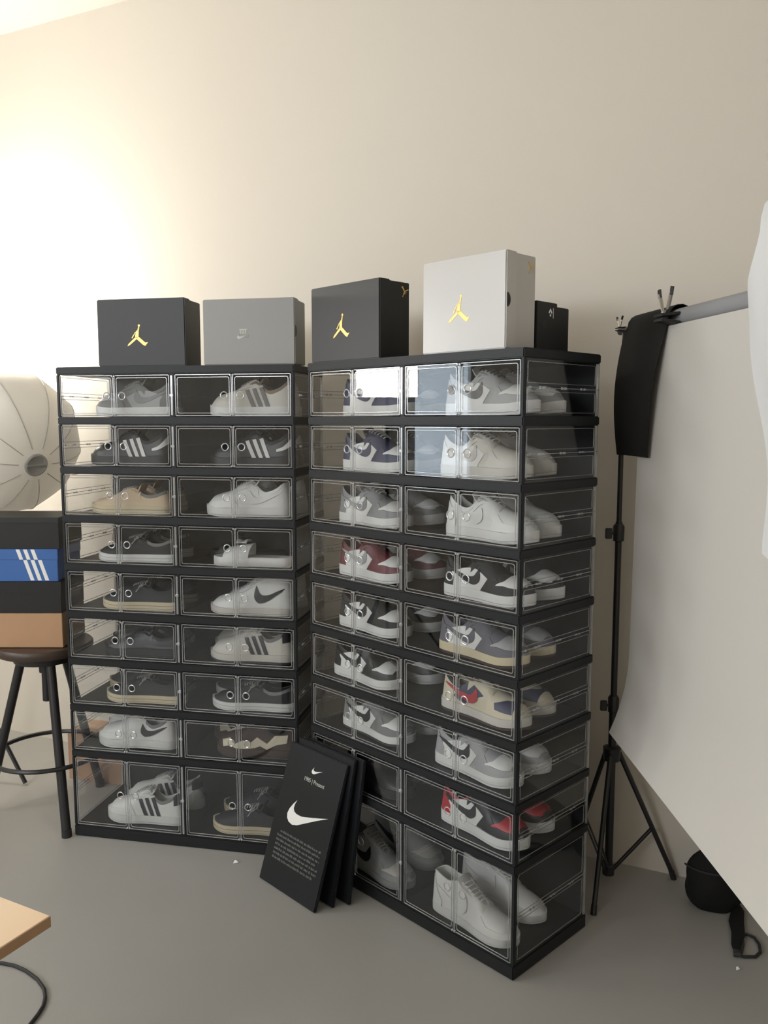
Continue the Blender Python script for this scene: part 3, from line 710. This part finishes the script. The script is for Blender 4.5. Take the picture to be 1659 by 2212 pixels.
# ------------------------------------------------------------------ leaning boards in front of the right rack
def glyph_text(body, size, M, m, name, parent, ext=.0003):
    cu = bpy.data.curves.new(name, 'FONT'); cu.body = body; cu.size = size; cu.align_x = 'CENTER'; cu.extrude = ext; cu.space_character = .95
    tmp = bpy.data.objects.new(name, cu); COL.objects.link(tmp); bpy.context.view_layer.update()
    me = bpy.data.meshes.new_from_object(tmp); bpy.data.objects.remove(tmp); me.transform(M); me.materials.clear(); me.materials.append(m)
    return ob(name, me, parent)
def board(label, u0, wid, foot, top, length, printed):
    ang = math.acos(min(1, (foot-top)/length))         # lean from the floor
    root = thing('display_board', label, 'sign board', rack_pt(RB, u0, -foot, 0.0), RB[1], 'black boards leaning against the right rack')
    # local: x along the board, s up the board, n outward (towards the room)
    ex = Vector((1, 0, 0)); es = Vector((0, math.cos(ang), math.sin(ang))); en = Vector((0, -math.sin(ang), math.cos(ang)))
    B = Matrix((( ex.x, es.x, en.x, 0), (ex.y, es.y, en.y, 0), (ex.z, es.z, en.z, 0), (0, 0, 0, 1)))
    th = .012
    ob('panel', MB().box(0, wid, 0, length, -th, 0, B @ Matrix.Translation((0, th*0.32, 0))).mesh('panel', M_sign, bevel=.0025), root)
    B = B @ Matrix.Translation((0, th*0.32, 0))
    if printed:
        ob('swoosh', MB().poly([((x)*.186+.062, (y)*.186+.200) for x, y in SW_FLAT], B, .0006).mesh('swoosh', M_white), root, label='large white check mark')
        ob('small_swoosh', MB().poly([((x)*.050+.128, (y)*.050+.372) for x, y in SW_FLAT], B, .0006).mesh('small_swoosh', M_white), root, label='small white check mark at the top')
        glyph_text('1985 | Present', .0180, B @ Matrix.Translation((.150, .344, .0004)), M_greyp, 'lettering', root)
        random.seed(4); mb = MB()
        for k in range(7):
            x = .038+(.012 if k == 0 else 0); end = .250-(.014 if k in (3, 6) else 0)
            while x < end:
                w_ = random.uniform(.006, .020); w_ = min(w_, end-x); y = .163-k*.0138
                # each word: a run of tiny letter strokes, too small in the photograph to read
                q = x
                while q < x+w_-.0012:
                    mb.box(q, q+.0014, y, y+random.choice((.0052, .0052, .0075)), 0, .0004, B)
                    if random.random() < .6: mb.box(q, q+.0022, y+random.choice((0, .0040)), y+.0012+random.choice((0, .0040)), 0, .0004, B)
                    q += .0026
                x += w_+.003
        ob('small_print', mb.mesh('small_print', M_textp), root, label='rows of small unreadable grey print')['kind'] = 'stuff'
    elif printed is None:
        pass
    return root
board('black board with large white check mark and small print, foremost of the leaning boards', -.046, .278, .186, .047, .440, True)
board('plain black board leaning directly behind the board with the white check mark', -.022, .272, .130, .0325, .445, False)
board('plain black board, rearmost of three, touching the right rack', .006, .268, .084, .0175, .440, False)

# ------------------------------------------------------------------ stool with boxes, at the left
SC = Vector((-1.255, 3.03, 0)); SZ = .618
st = thing('bar_stool', 'black round stool with foot ring, holding the stack of boxes', 'stool', SC)
ob('seat', MB().lathe([(.13, SZ), (.165, SZ+.004), (.170, SZ+.014), (.170, SZ+.030), (.165, SZ+.036), (.02, SZ+.038)], 40).mesh('seat', M_seat, smooth=True), st)
ob('hub_plate', MB().lathe([(.05, SZ-.045), (.11, SZ-.030), (.115, SZ-.002), (.02, SZ)], 28).mesh('hub_plate', M_blackmetal, smooth=True), st)
ob('screw_column', MB().lathe([(.012, SZ-.19), (.016, SZ-.187), (.016, SZ-.08), (.024, SZ-.078), (.026, SZ-.03), (.01, SZ-.02)], 18).mesh('screw_column', M_blackmetal, smooth=True), st)
legs = [math.radians(a) for a in (-57, 63, 183)]
for a in legs:
    d = Vector((math.cos(a), math.sin(a), 0)); top = d*.085+Vector((0, 0, SZ-.02)); ft = d*.240+Vector((0, 0, .008))
    lg = ob('leg', MB().tube([top, ft], [.0165, .0165], 12).mesh('leg', M_blackmetal, smooth=True), st)
    ob('foot_cap', MB().tube([ft+Vector((0, 0, -.008)), ft+Vector((0, 0, .018))], [.0175, .0175], 12).mesh('foot_cap', M_rub, smooth=True), lg)
rr = .085+(.240-.085)*((SZ-.02-.235)/(SZ-.028))
ob('foot_ring', MB().tube([(rr*1.1*math.cos(2*PI*k/40), rr*1.1*math.sin(2*PI*k/40), .235) for k in range(40)], .0085, 8, closed=True).mesh('foot_ring', M_blackmetal, smooth=True), st)
zb = SZ+.038
BX = -1.150; BY = 2.935; bw = .345; bd = .225
def flatbox(label, z, h, m, lidm, w_=bw, d_=bd, dx=0, dy=0, rz=0, lidh=.045, stripes=False):
    r_ = thing('shoe_box', label, 'shoe box', (BX-w_+dx, BY+dy, z), rz, 'shoe boxes stacked on the stool')
    ob('box_body', MB().box(.002, w_-.002, .002, d_-.002, 0, h-.002).mesh('box_body', m, bevel=.0015), r_)
    ob('lid', MB().box(0, w_, 0, d_, h-lidh, h).mesh('lid', lidm, bevel=.0015), r_)
    if stripes:
        F = Matrix(((1, 0, 0, 0), (0, 0, -1, 0), (0, 1, 0, 0), (0, 0, 0, 1)))
        for k in range(3):
            x = w_-.148+k*.026
            ob('stripe', MB().poly([(x, h-.001), (x+.0135, h-.001), (x+.0135+.012, h-lidh+.001), (x+.012, h-lidh+.001)], Matrix.Translation((0, 0, 0)) @ F, .0006).mesh('stripe', M_white), r_, label='white stripe on the lid')
            x += .024
            ob('stripe', MB().poly([(x, h-lidh-.001), (x+.0135, h-lidh-.001), (x+.0135+.024, .004), (x+.024, .004)], Matrix.Translation((0, .002, 0)) @ F, .0006).mesh('stripe', M_white), r_, label='white stripe on the side')
    return r_
flatbox('brown card shoe box, lowest in the stack on the stool', zb, .125, M_kraft, M_kraft, lidh=.125-.001, w_=.34, d_=.222)
flatbox('black shoe box between the brown and the blue one on the stool', zb+.126, .114, M_blkbox, M_blkbox, dx=.002)
flatbox('blue shoe box with three white stripes, on the stool', zb+.241, .116, M_bluebox, M_bluebox, dx=-.006, stripes=True, lidh=.038)
flatbox('dark grey shoe box, topmost on the stool', zb+.358, .112, M_blkbox, M_blkbox2, dx=.003, lidh=.02)
# carton on the floor behind the left rack
ct = thing('cardboard_carton', 'brown cardboard carton on the floor behind the left rack', 'carton', (-1.299, 3.319, 0), -.30)
ob('box_body', MB().box(0, .28, 0, .14, 0, .20).mesh('box_body', M_kraft2, bevel=.002), ct)
for x0, x1, y0, y1 in ((0, .28, .001, .068), (0, .28, .072, .139)): ob('flap', MB().box(x0, x1, y0, y1, .2, .203).mesh('flap', M_kraft2), ct)
ob('tape', MB().box(-.0005, .2805, .050, .090, .2032, .2038).mesh('tape', mat('glossy_tape', (.5, .33, .2), .15)), ct, label='glossy packing tape')

# ------------------------------------------------------------------ light stand with umbrella and lamp (far left)
ls = thing('light_stand', 'black light stand with boom arm behind the stool', 'light stand', (-1.76, 3.364, 0))
ob('pole', MB().tube([(0, 0, .08), (0, 0, 1.80)], [.012, .009], 12).mesh('pole', M_blackmetal, smooth=True), ls)
ob('collar', MB().lathe([(.016, .50), (.022, .505), (.022, .545), (.016, .55)], 14).mesh('collar', M_blackmetal, smooth=True), ls)
for a in (-20, 100, 220):
    d = Vector((math.cos(math.radians(a)), math.sin(math.radians(a)), 0))
    ob('leg', MB().tube([d*.018+Vector((0, 0, .52)), d*(.33 if a < 0 else .26)+Vector((0, 0, .008))], .0085, 8).mesh('leg', M_blackmetal, smooth=True), ls)
    ob('brace', MB().tube([d*.014+Vector((0, 0, .12)), d*.17+Vector((0, 0, .255))], .005, 6).mesh('brace', M_blackmetal, smooth=True), ls)
ob('boom_arm', MB().tube([(0, 0, 1.43), (.145, .072, 1.43)], .008, 8).mesh('boom_arm', M_blackmetal, smooth=True), ls)
lh_ = thing('studio_lamp', 'small studio lamp on the light stand, glowing towards the wall', 'lamp', LAMP+Vector((0, 0, -.06)))
ob('lamp_body', MB().tube([(0, -.10, .02), (0, -.01, .055)], [.045, .05], 18).mesh('lamp_body', M_blackmetal, smooth=True), lh_)
ob('bulb', MB().lathe([(.002, -.03), (.02, -.02), (.026, 0), (.02, .02), (.002, .03)], 14, Matrix.Translation((0, .013, .064)) @ Matrix.Rotation(-PI/2*.75, 4, 'X')).mesh('bulb', M_bulb, smooth=True), lh_)
# umbrella dome
OC = Vector((-1.488, 3.300, 1.384)); HUB = Vector((-1.304, 3.142, 1.300)); RAD = .288
um = thing('photo_umbrella', 'white photographic umbrella seen from outside, left of the left rack', 'umbrella', OC)
ax = (HUB-OC); hgt = ax.length; axn = ax.normalized(); q = axn.to_track_quat('Z', 'Y').to_matrix().to_4x4()
rows = []; NR = 10
for i in range(15):
    t = i/14*PI/2
    row = []
    for k in range(61):
        a = 2*PI*k/60
        sc = 1-.035*(math.sin(t))*abs(math.sin(a*NR/2))
        row.append(q @ Vector((RAD*math.sin(t)*sc*math.cos(a), RAD*math.sin(t)*sc*math.sin(a), hgt*math.cos(t))))
    rows.append(row)
ob('canopy', MB().grid(rows).mesh('canopy', M_umb, thick=.0012, smooth=True), um)
for k in range(NR):
    a = 2*PI*k/NR
    ob('rib', MB().tube([q @ Vector(((RAD+.0015)*math.sin(i/14*PI/2)*math.cos(a), (RAD+.0015)*math.sin(i/14*PI/2)*math.sin(a), (hgt+.0015)*math.cos(i/14*PI/2))) for i in range(2, 15)], .0016, 5).mesh('rib', M_rib, smooth=True), um)
ob('hub_cap', MB().lathe([(.040, hgt-.012), (.044, hgt-.006), (.044, hgt+.003), (.038, hgt+.006), (.034, hgt+.004), (.004, hgt+.004)], 28, q).mesh('hub_cap', M_rib, smooth=True), um, label='grey round hub cap')
ob('hub_bar', MB().box(-.036, .036, -.003, .003, hgt+.003, hgt+.008, q).mesh('hub_bar', M_rib), um)
ob('shaft', MB().tube([q @ Vector((0, 0, hgt-.01)), Vector((-1.615, 3.436, 1.43))-OC], .004, 8).mesh('shaft', M_steel, smooth=True), um)
# softbox reflected in the upper right-hand doors, outside the frame to the left
sb = thing('softbox', 'lit rectangular softbox on a stand, far left of the room', 'softbox', (-2.62, 2.47, 0), 0)
mb = MB(); mb.add([(0, -.19, 1.60), (0, .19, 1.60), (0, .19, 2.10), (0, -.19, 2.10), (-.22, -.05, 1.79), (-.22, .05, 1.79), (-.22, .05, 1.91), (-.22, -.05, 1.91)], [(0, 1, 5, 4), (1, 2, 6, 5), (2, 3, 7, 6), (3, 0, 4, 7), (4, 5, 6, 7)])
ob('housing', mb.mesh('housing', M_blkcloth, thick=.003), sb)
ob('diffuser', MB().box(-.004, .001, -.186, .186, 1.604, 2.096).mesh('diffuser', M_softface), sb)
ob('pole', MB().tube([(-.2, 0, .10), (-.2, 0, 1.80)], .012, 10).mesh('pole', M_blackmetal, smooth=True), sb)
for a in (30, 150, 270):
    d = Vector((math.cos(math.radians(a)), math.sin(math.radians(a)), 0))
    ob('leg', MB().tube([Vector((-.2, 0, .5)), Vector((-.2, 0, .008))+d*.35], .009, 8).mesh('leg', M_blackmetal, smooth=True), sb)

# ------------------------------------------------------------------ backdrop stand at the right
PB = Vector((.717, 2.539, 0)); BD = Vector((.165, -.986, 0)).normalized(); BN = Vector((-.986, -.165, 0)).normalized(); BZ = 1.731
def tripod(label, loc, rot0, rad, top, knobs):
    t = thing('backdrop_stand', label, 'tripod stand', loc)
    ob('lower_tube', MB().tube([(0, 0, .03), (0, 0, .60)], .0125, 14).mesh('lower_tube', M_blackmetal, smooth=True), t)
    ob('middle_tube', MB().tube([(0, 0, .58), (0, 0, 1.16)], .0100, 14).mesh('middle_tube', M_blackmetal, smooth=True), t)
    ob('upper_tube', MB().tube([(0, 0, 1.14), (0, 0, top)], .0078, 14).mesh('upper_tube', M_blackmetal, smooth=True), t)
    for z in (.585, 1.125):
        kn = ob('clamp_collar', MB().lathe([(.010, z-.028), (.0165, z-.024), (.0175, z+.02), (.012, z+.028)], 14).mesh('clamp_collar', M_blackmetal, smooth=True), t)
        ob('knob', MB().tube([(0, 0, z), (-.028, -.014, z)], .0045, 8).box(-.044, -.024, -.020, -.008, z-.016, z+.016).mesh('knob', M_rub, bevel=.003), kn)
    ob('leg_hub', MB().lathe([(.013, .40), (.026, .405), (.028, .445), (.014, .45)], 16).mesh('leg_hub', M_blackmetal, smooth=True), t)
    ob('lower_hub', MB().lathe([(.012, .022), (.019, .026), (.019, .055), (.013, .06)], 14).mesh('lower_hub', M_blackmetal, smooth=True), t)
    for k in range(3):
        a = rot0+k*2*PI/3; d = Vector((math.cos(a), math.sin(a), 0)); r_ = rad[k]
        top_ = d*.024+Vector((0, 0, .425)); ft = d*r_+Vector((0, 0, .008))
        lg = ob('leg', MB().tube([top_, ft], .0078, 10).mesh('leg', M_blackmetal, smooth=True), t)
        ob('foot_cap', MB().tube([ft+Vector((0, 0, -.008)), ft+(top_-ft).normalized()*.022], .0092, 10).mesh('foot_cap', M_rub, smooth=True), lg)
        m_ = ft.lerp(top_, .40); side_ = Vector((-d.y, d.x, 0))*.006
        for s_ in (1, -1): ob('brace', MB().tube([d*.016+Vector((0, 0, .042))+side_*s_, m_+side_*s_], .0033, 6).mesh('brace', M_blackmetal, smooth=True), t)
    return t
a0 = math.atan2(2.354-2.539, .624-.717)
tripod('black tripod stand carrying the backdrop bar, beside the right rack', PB, a0, (.205, .215, .165), BZ+.012, True)
EN = PB+BD*1.75
tripod('black tripod stand at the near end of the backdrop bar', EN, a0+.5, (.26, .26, .26), BZ+.012, True)
cb = ob('backdrop_bar', MB().tube([PB+BD*-.03+Vector((0, 0, BZ)), PB+BD*1.80+Vector((0, 0, BZ))], .010, 12).mesh('backdrop_bar', M_blackmetal, smooth=True))
tag(cb, 'black crossbar lying on the backdrop stand', 'bar')
# white backdrop: rolled at the top, hanging in front of the bar, curling forward at the bottom edge
S0, S1 = .175, 1.68
bdp = thing('white_backdrop', 'white vinyl backdrop sheet hanging from the crossbar at the right', 'backdrop', PB+BD*S0+Vector((0, 0, .565)))
org = PB+BD*S0+Vector((0, 0, .565))
def prof(t):     # distance down the sheet -> (out along BN, z)
    z = BZ-.02-t*(BZ-.02-.565); f = max(0, (.80-z)/.24) if z < .80 else 0
    return .030+.010*t+.056*f**2.0, z
rows = []
for i in range(27):
    t = i/26; o_, z = prof(t); row = []
    for k in range(25):
        sx = k/24*(S1-S0); wv = .004*math.sin(sx*9+t*2)*(t)*(1-t)+.145*sx*t**2.2
        row.append(BD*sx+BN*(o_+wv)+Vector((0, 0, z-.565)))
    rows.append(row)
ob('sheet', MB().grid(rows).mesh('sheet', M_sheet, thick=.0012, smooth=True), bdp)
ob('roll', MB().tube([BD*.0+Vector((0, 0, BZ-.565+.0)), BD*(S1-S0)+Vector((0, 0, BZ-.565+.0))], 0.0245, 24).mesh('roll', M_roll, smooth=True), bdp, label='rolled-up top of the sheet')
# black cloth folded over the bar
cl = []
for i in range(31):
    t = i/30; row = []
    for k in range(13):
        s_ = .092+.235*k/12
        if t < .15: a = -.3+t/.15*0; out = -.036; z = BZ-.24*(1-t/.15)+.0
        elif t < .40:
            a = (t-.15)/.25*PI; out = -.036*math.cos(a); z = BZ+.036*math.sin(a)
        else:
            f = (t-.40)/.60; out = .036+.016*math.sin(f*PI)+.006*f; z = BZ-f*.365
        bulge = .006*math.sin(k/12*PI*1.5+t*3)
        s2 = s_-.006*math.sin(max(0, t-.4)/.6*PI)*(1-k/12)-.030*max(0, (t-.40)/.6)-.035*max(0, (t-.40)/.6)*k/12
        row.append(PB+BD*s2+BN*(out+bulge*(1 if t > .4 else 0))+Vector((0, 0, z)))
    cl.append(row)
bc = ob('black_cloth', MB().grid(cl).mesh('black_cloth', M_blkcloth, thick=.0018, smooth=True)); tag(bc, 'black cloth folded over the left end of the crossbar', 'cloth')
# spring clamps
def clamp(label, s_, sc_, group='spring clamps on the crossbar'):
    p = PB+BD*s_+BN*.055+Vector((0, 0, BZ-.005))
    t = thing('spring_clamp', label, 'clamp', p, math.atan2(BN.y, BN.x), group)
    j = MB(); 
    for zz in (-.006, .008): j.box(-.028*sc_, .016*sc_, -.020*sc_, .020*sc_, (zz-.003)*sc_, (zz+.003)*sc_, Matrix.Rotation(.12 if zz > 0 else -.12, 4, 'Y'))
    ob('jaw', j.mesh('jaw', M_rub, bevel=.001), t, label='black rubber jaws')
    for sgn in (1, -1):
        pts = [(0, 0, .004)]; pts = [(0, sgn*.004, .006*sc_), (0, sgn*.012*sc_, .022*sc_), (0, sgn*.020*sc_, .040*sc_), (0, sgn*.026*sc_, .056*sc_)]
        h_ = MB().tube(pts, [.003*sc_, .0045*sc_, .0055*sc_, .0045*sc_], 8, flat=.5)
        lo_ = MB()
        ob('handle', h_.mesh('handle', M_steel, smooth=True), t, label='bare metal handle')
        e = Vector(pts[-1])
        ob('handle_tip', MB().tube([e+Vector((0, -sgn*.001, -.008*sc_)), e+Vector((0, sgn*.004, .010*sc_))], .0058*sc_, 8, flat=.6).mesh('handle_tip', M_rub, smooth=True), t)
    ob('spring', MB().tube([(.004*math.cos(a*.8)*sc_, -.010*sc_+a*.0008*sc_, .013*sc_+.004*math.sin(a*.8)*sc_) for a in range(26)], .0009, 5).mesh('spring', M_steel, smooth=True), t)
clamp('metal spring clamp at the right edge of the black cloth', .345, 1.15)
clamp('small metal spring clamp at the far left end of the crossbar', .082, .55)
# draped white diffuser cloth over the near part of the bar
rows = []
edge = [(1.192, 1.640), (1.283, 1.652), (1.463, 1.688), (1.629, 1.726), (1.724, 1.757), (1.751, 1.757), (1.826, 1.722), (1.874, 1.700), (1.895, 1.64)]
for i in range(37):
    t = i/36; z = 1.10+t*.82; e = lerp_tab([(a, b) for a, b in edge], z) if z > 1.192 else 1.640-(1.192-z)*2.4
    row = []
    for k in range(49):
        f = k/48; y = e-f*.80
        fold = .012*math.sin(f*46+z*7)*(.35+.65*f)+.010*math.sin(f*17-z*15)+.006*max(0, 1-f*9)
        zz = z-(.02*math.sin(f*12))*t
        row.append(Vector((.750-.175*(y-1.72), y, zz+.014))+BN*fold)
    rows.append(row)
dc = ob('diffuser_cloth', MB().grid(rows).mesh('diffuser_cloth', M_cloth, thick=.0012, smooth=True)); tag(dc, 'creased white cloth hanging over the bar at the right edge', 'cloth')

# ------------------------------------------------------------------ bag and strap under the backdrop
bgv = thing('gear_bag', 'black soft gear bag on the floor under the backdrop', 'bag', (.997, 2.401, 0), -.3)
rows = []
random.seed(2)
for i in range(17):
    t = i/16; z = .002+.19*t; rr_ = (1-(2*t-.85)**4*.42) if t < .99 else .4
    rr_ = max(.25, 1-abs(2*t-.8)**3*.55)
    rows.append([Vector(((.085+.010*math.sin(3*a+4*t))*rr_*math.cos(a), (.060+.006*math.cos(2*a-5*t))*rr_*math.sin(a), z)) for a in [2*PI*k/32 for k in range(33)]])
mb = MB().grid(rows); n = 33
mb.f.append(tuple(range(32))[::-1]); mb.f.append(tuple(16*n+k for k in range(32)))
ob('bag_body', mb.mesh('bag_body', M_blkcloth, smooth=True), bgv)
ob('zipper', MB().tube([(.088*math.cos(a), -.062*abs(math.sin(a))-.004, .135) for a in [PI*.1+PI*.8*k/10 for k in range(11)]], .003, 6).mesh('zipper', M_rub), bgv)
ob('carry_handle', MB().tube([(-.04+.08*k/8, 0, .190+.035*math.sin(PI*k/8)) for k in range(9)], .006, 8, flat=.5).mesh('carry_handle', M_blkcloth, smooth=True), bgv)
sp_ = thing('strap', 'black webbing strap ending in a loop on the floor, beneath the backdrop', 'strap', (1.012, 2.25, 0))
def g(x, y, z=.006): return Vector((x-1.0, y-2.25, z))
mb = MB().tube([g(1.055, 2.42), g(1.045, 2.36, .010), g(1.020, 2.31), g(1.000, 2.25, .009), g(.975, 2.20), g(.962, 2.165)], [.013, .019, .022, .019, .015, .008], 10, flat=.26)
ob('webbing', mb.mesh('webbing', M_blkcloth, smooth=True), sp_)
lp = [g(.955, 2.160), g(.975, 2.150), g(1.005, 2.150), g(1.028, 2.170), g(1.040, 2.205), g(1.040, 2.235), g(1.025, 2.252), g(1.008, 2.240), g(.995, 2.205), g(.975, 2.170), g(.958, 2.165)]
ob('cord_loop', MB().tube(lp, .0042, 8).mesh('cord_loop', M_rub, smooth=True), sp_)
ob('knot', MB().tube([g(.950, 2.158, .008), g(.962, 2.150, .012), g(.966, 2.164, .010), g(.955, 2.172, .008)], .007, 8).mesh('knot', M_rub, smooth=True), sp_)
# scraps
def scrap(label, x, y, s_):
    o = ob('paper_scrap', MB().add([(0, 0, .001), (s_, .1*s_, .004), (.8*s_, .7*s_, .001), (.1*s_, .6*s_, .006), (.45*s_, .35*s_, .010)], [(0, 1, 4), (1, 2, 4), (2, 3, 4), (3, 0, 4)]).mesh('paper_scrap', M_white, thick=.0005), None, (x, y, 0))
    tag(o, label, 'scrap')
scrap('tiny crumpled white paper scrap on the floor before the left rack', -.502, 2.645, .018)
scrap('tiny white scrap on the floor near the strap loop', .945, 2.10, .010)

# ------------------------------------------------------------------ desk corner and cable, lower left
c0 = Vector((-.5066, 1.1973, 0)); e1 = Vector((-.889, .458, 0)).normalized(); e2 = Vector((-.458, -.889, 0)).normalized()
dk = thing('desk', 'light birch desk, only its far right corner in view', 'desk', c0)
def dp(a_, b_, z): return e1*a_+e2*b_+Vector((0, 0, z))
def dbox(a0_, a1_, b0_, b1_, z0_, z1_):
    return MB().add([dp(a_, b_, z) for z in (z0_, z1_) for b_ in (b0_, b1_) for a_ in (a0_, a1_)], [(0, 2, 3, 1), (4, 5, 7, 6), (0, 1, 5, 4), (2, 6, 7, 3), (0, 4, 6, 2), (1, 3, 7, 5)])
ob('desktop', dbox(0, .62, 0, .5, .702, .7195).mesh('desktop', M_wood, bevel=.0006), dk)
ob('edge_band', dbox(-.0012, -.0001, 0, .5, .702, .719).mesh('edge_band', M_woodedge), dk, label='darker brown edge of the desktop')
for a_, b_ in ((.42, .08), (.58, .08), (.42, .46), (.58, .46)):
    ob('leg', dbox(a_-.02, a_+.02, b_-.02, b_+.02, 0, .70).mesh('leg', M_blackmetal, bevel=.002), dk)
ob('grommet', MB().lathe([(.010, .7196), (.022, .7200), (.024, .7215), (.010, .722)], 18, Matrix.Translation(dp(.135, .085, 0))).mesh('grommet', M_rub, smooth=True), dk, label='dark round grommet in the desktop')
cbl = ob('power_cable', MB().tube([(-1.9, 2.05, .0048), (-1.5, 2.12, .0048), (-1.2, 2.135, .0048), (-1.032, 2.124, .0048), (-.997, 2.114, .0048), (-.957, 2.093, .0048), (-.912, 2.058, .0048), (-.879, 2.021, .0048), (-.864, 1.990, .0048), (-.856, 1.957, .0048), (-.857, 1.925, .0048), (-.862, 1.89, .0048), (-.88, 1.80, .0048), (-.93, 1.6, .0048), (-1.0, 1.4, .0048), (-1.1, 1.2, .0048)], .0046, 8).mesh('power_cable', M_rub, smooth=True))
tag(cbl, 'black power cable curving across the floor by the desk corner', 'cable')
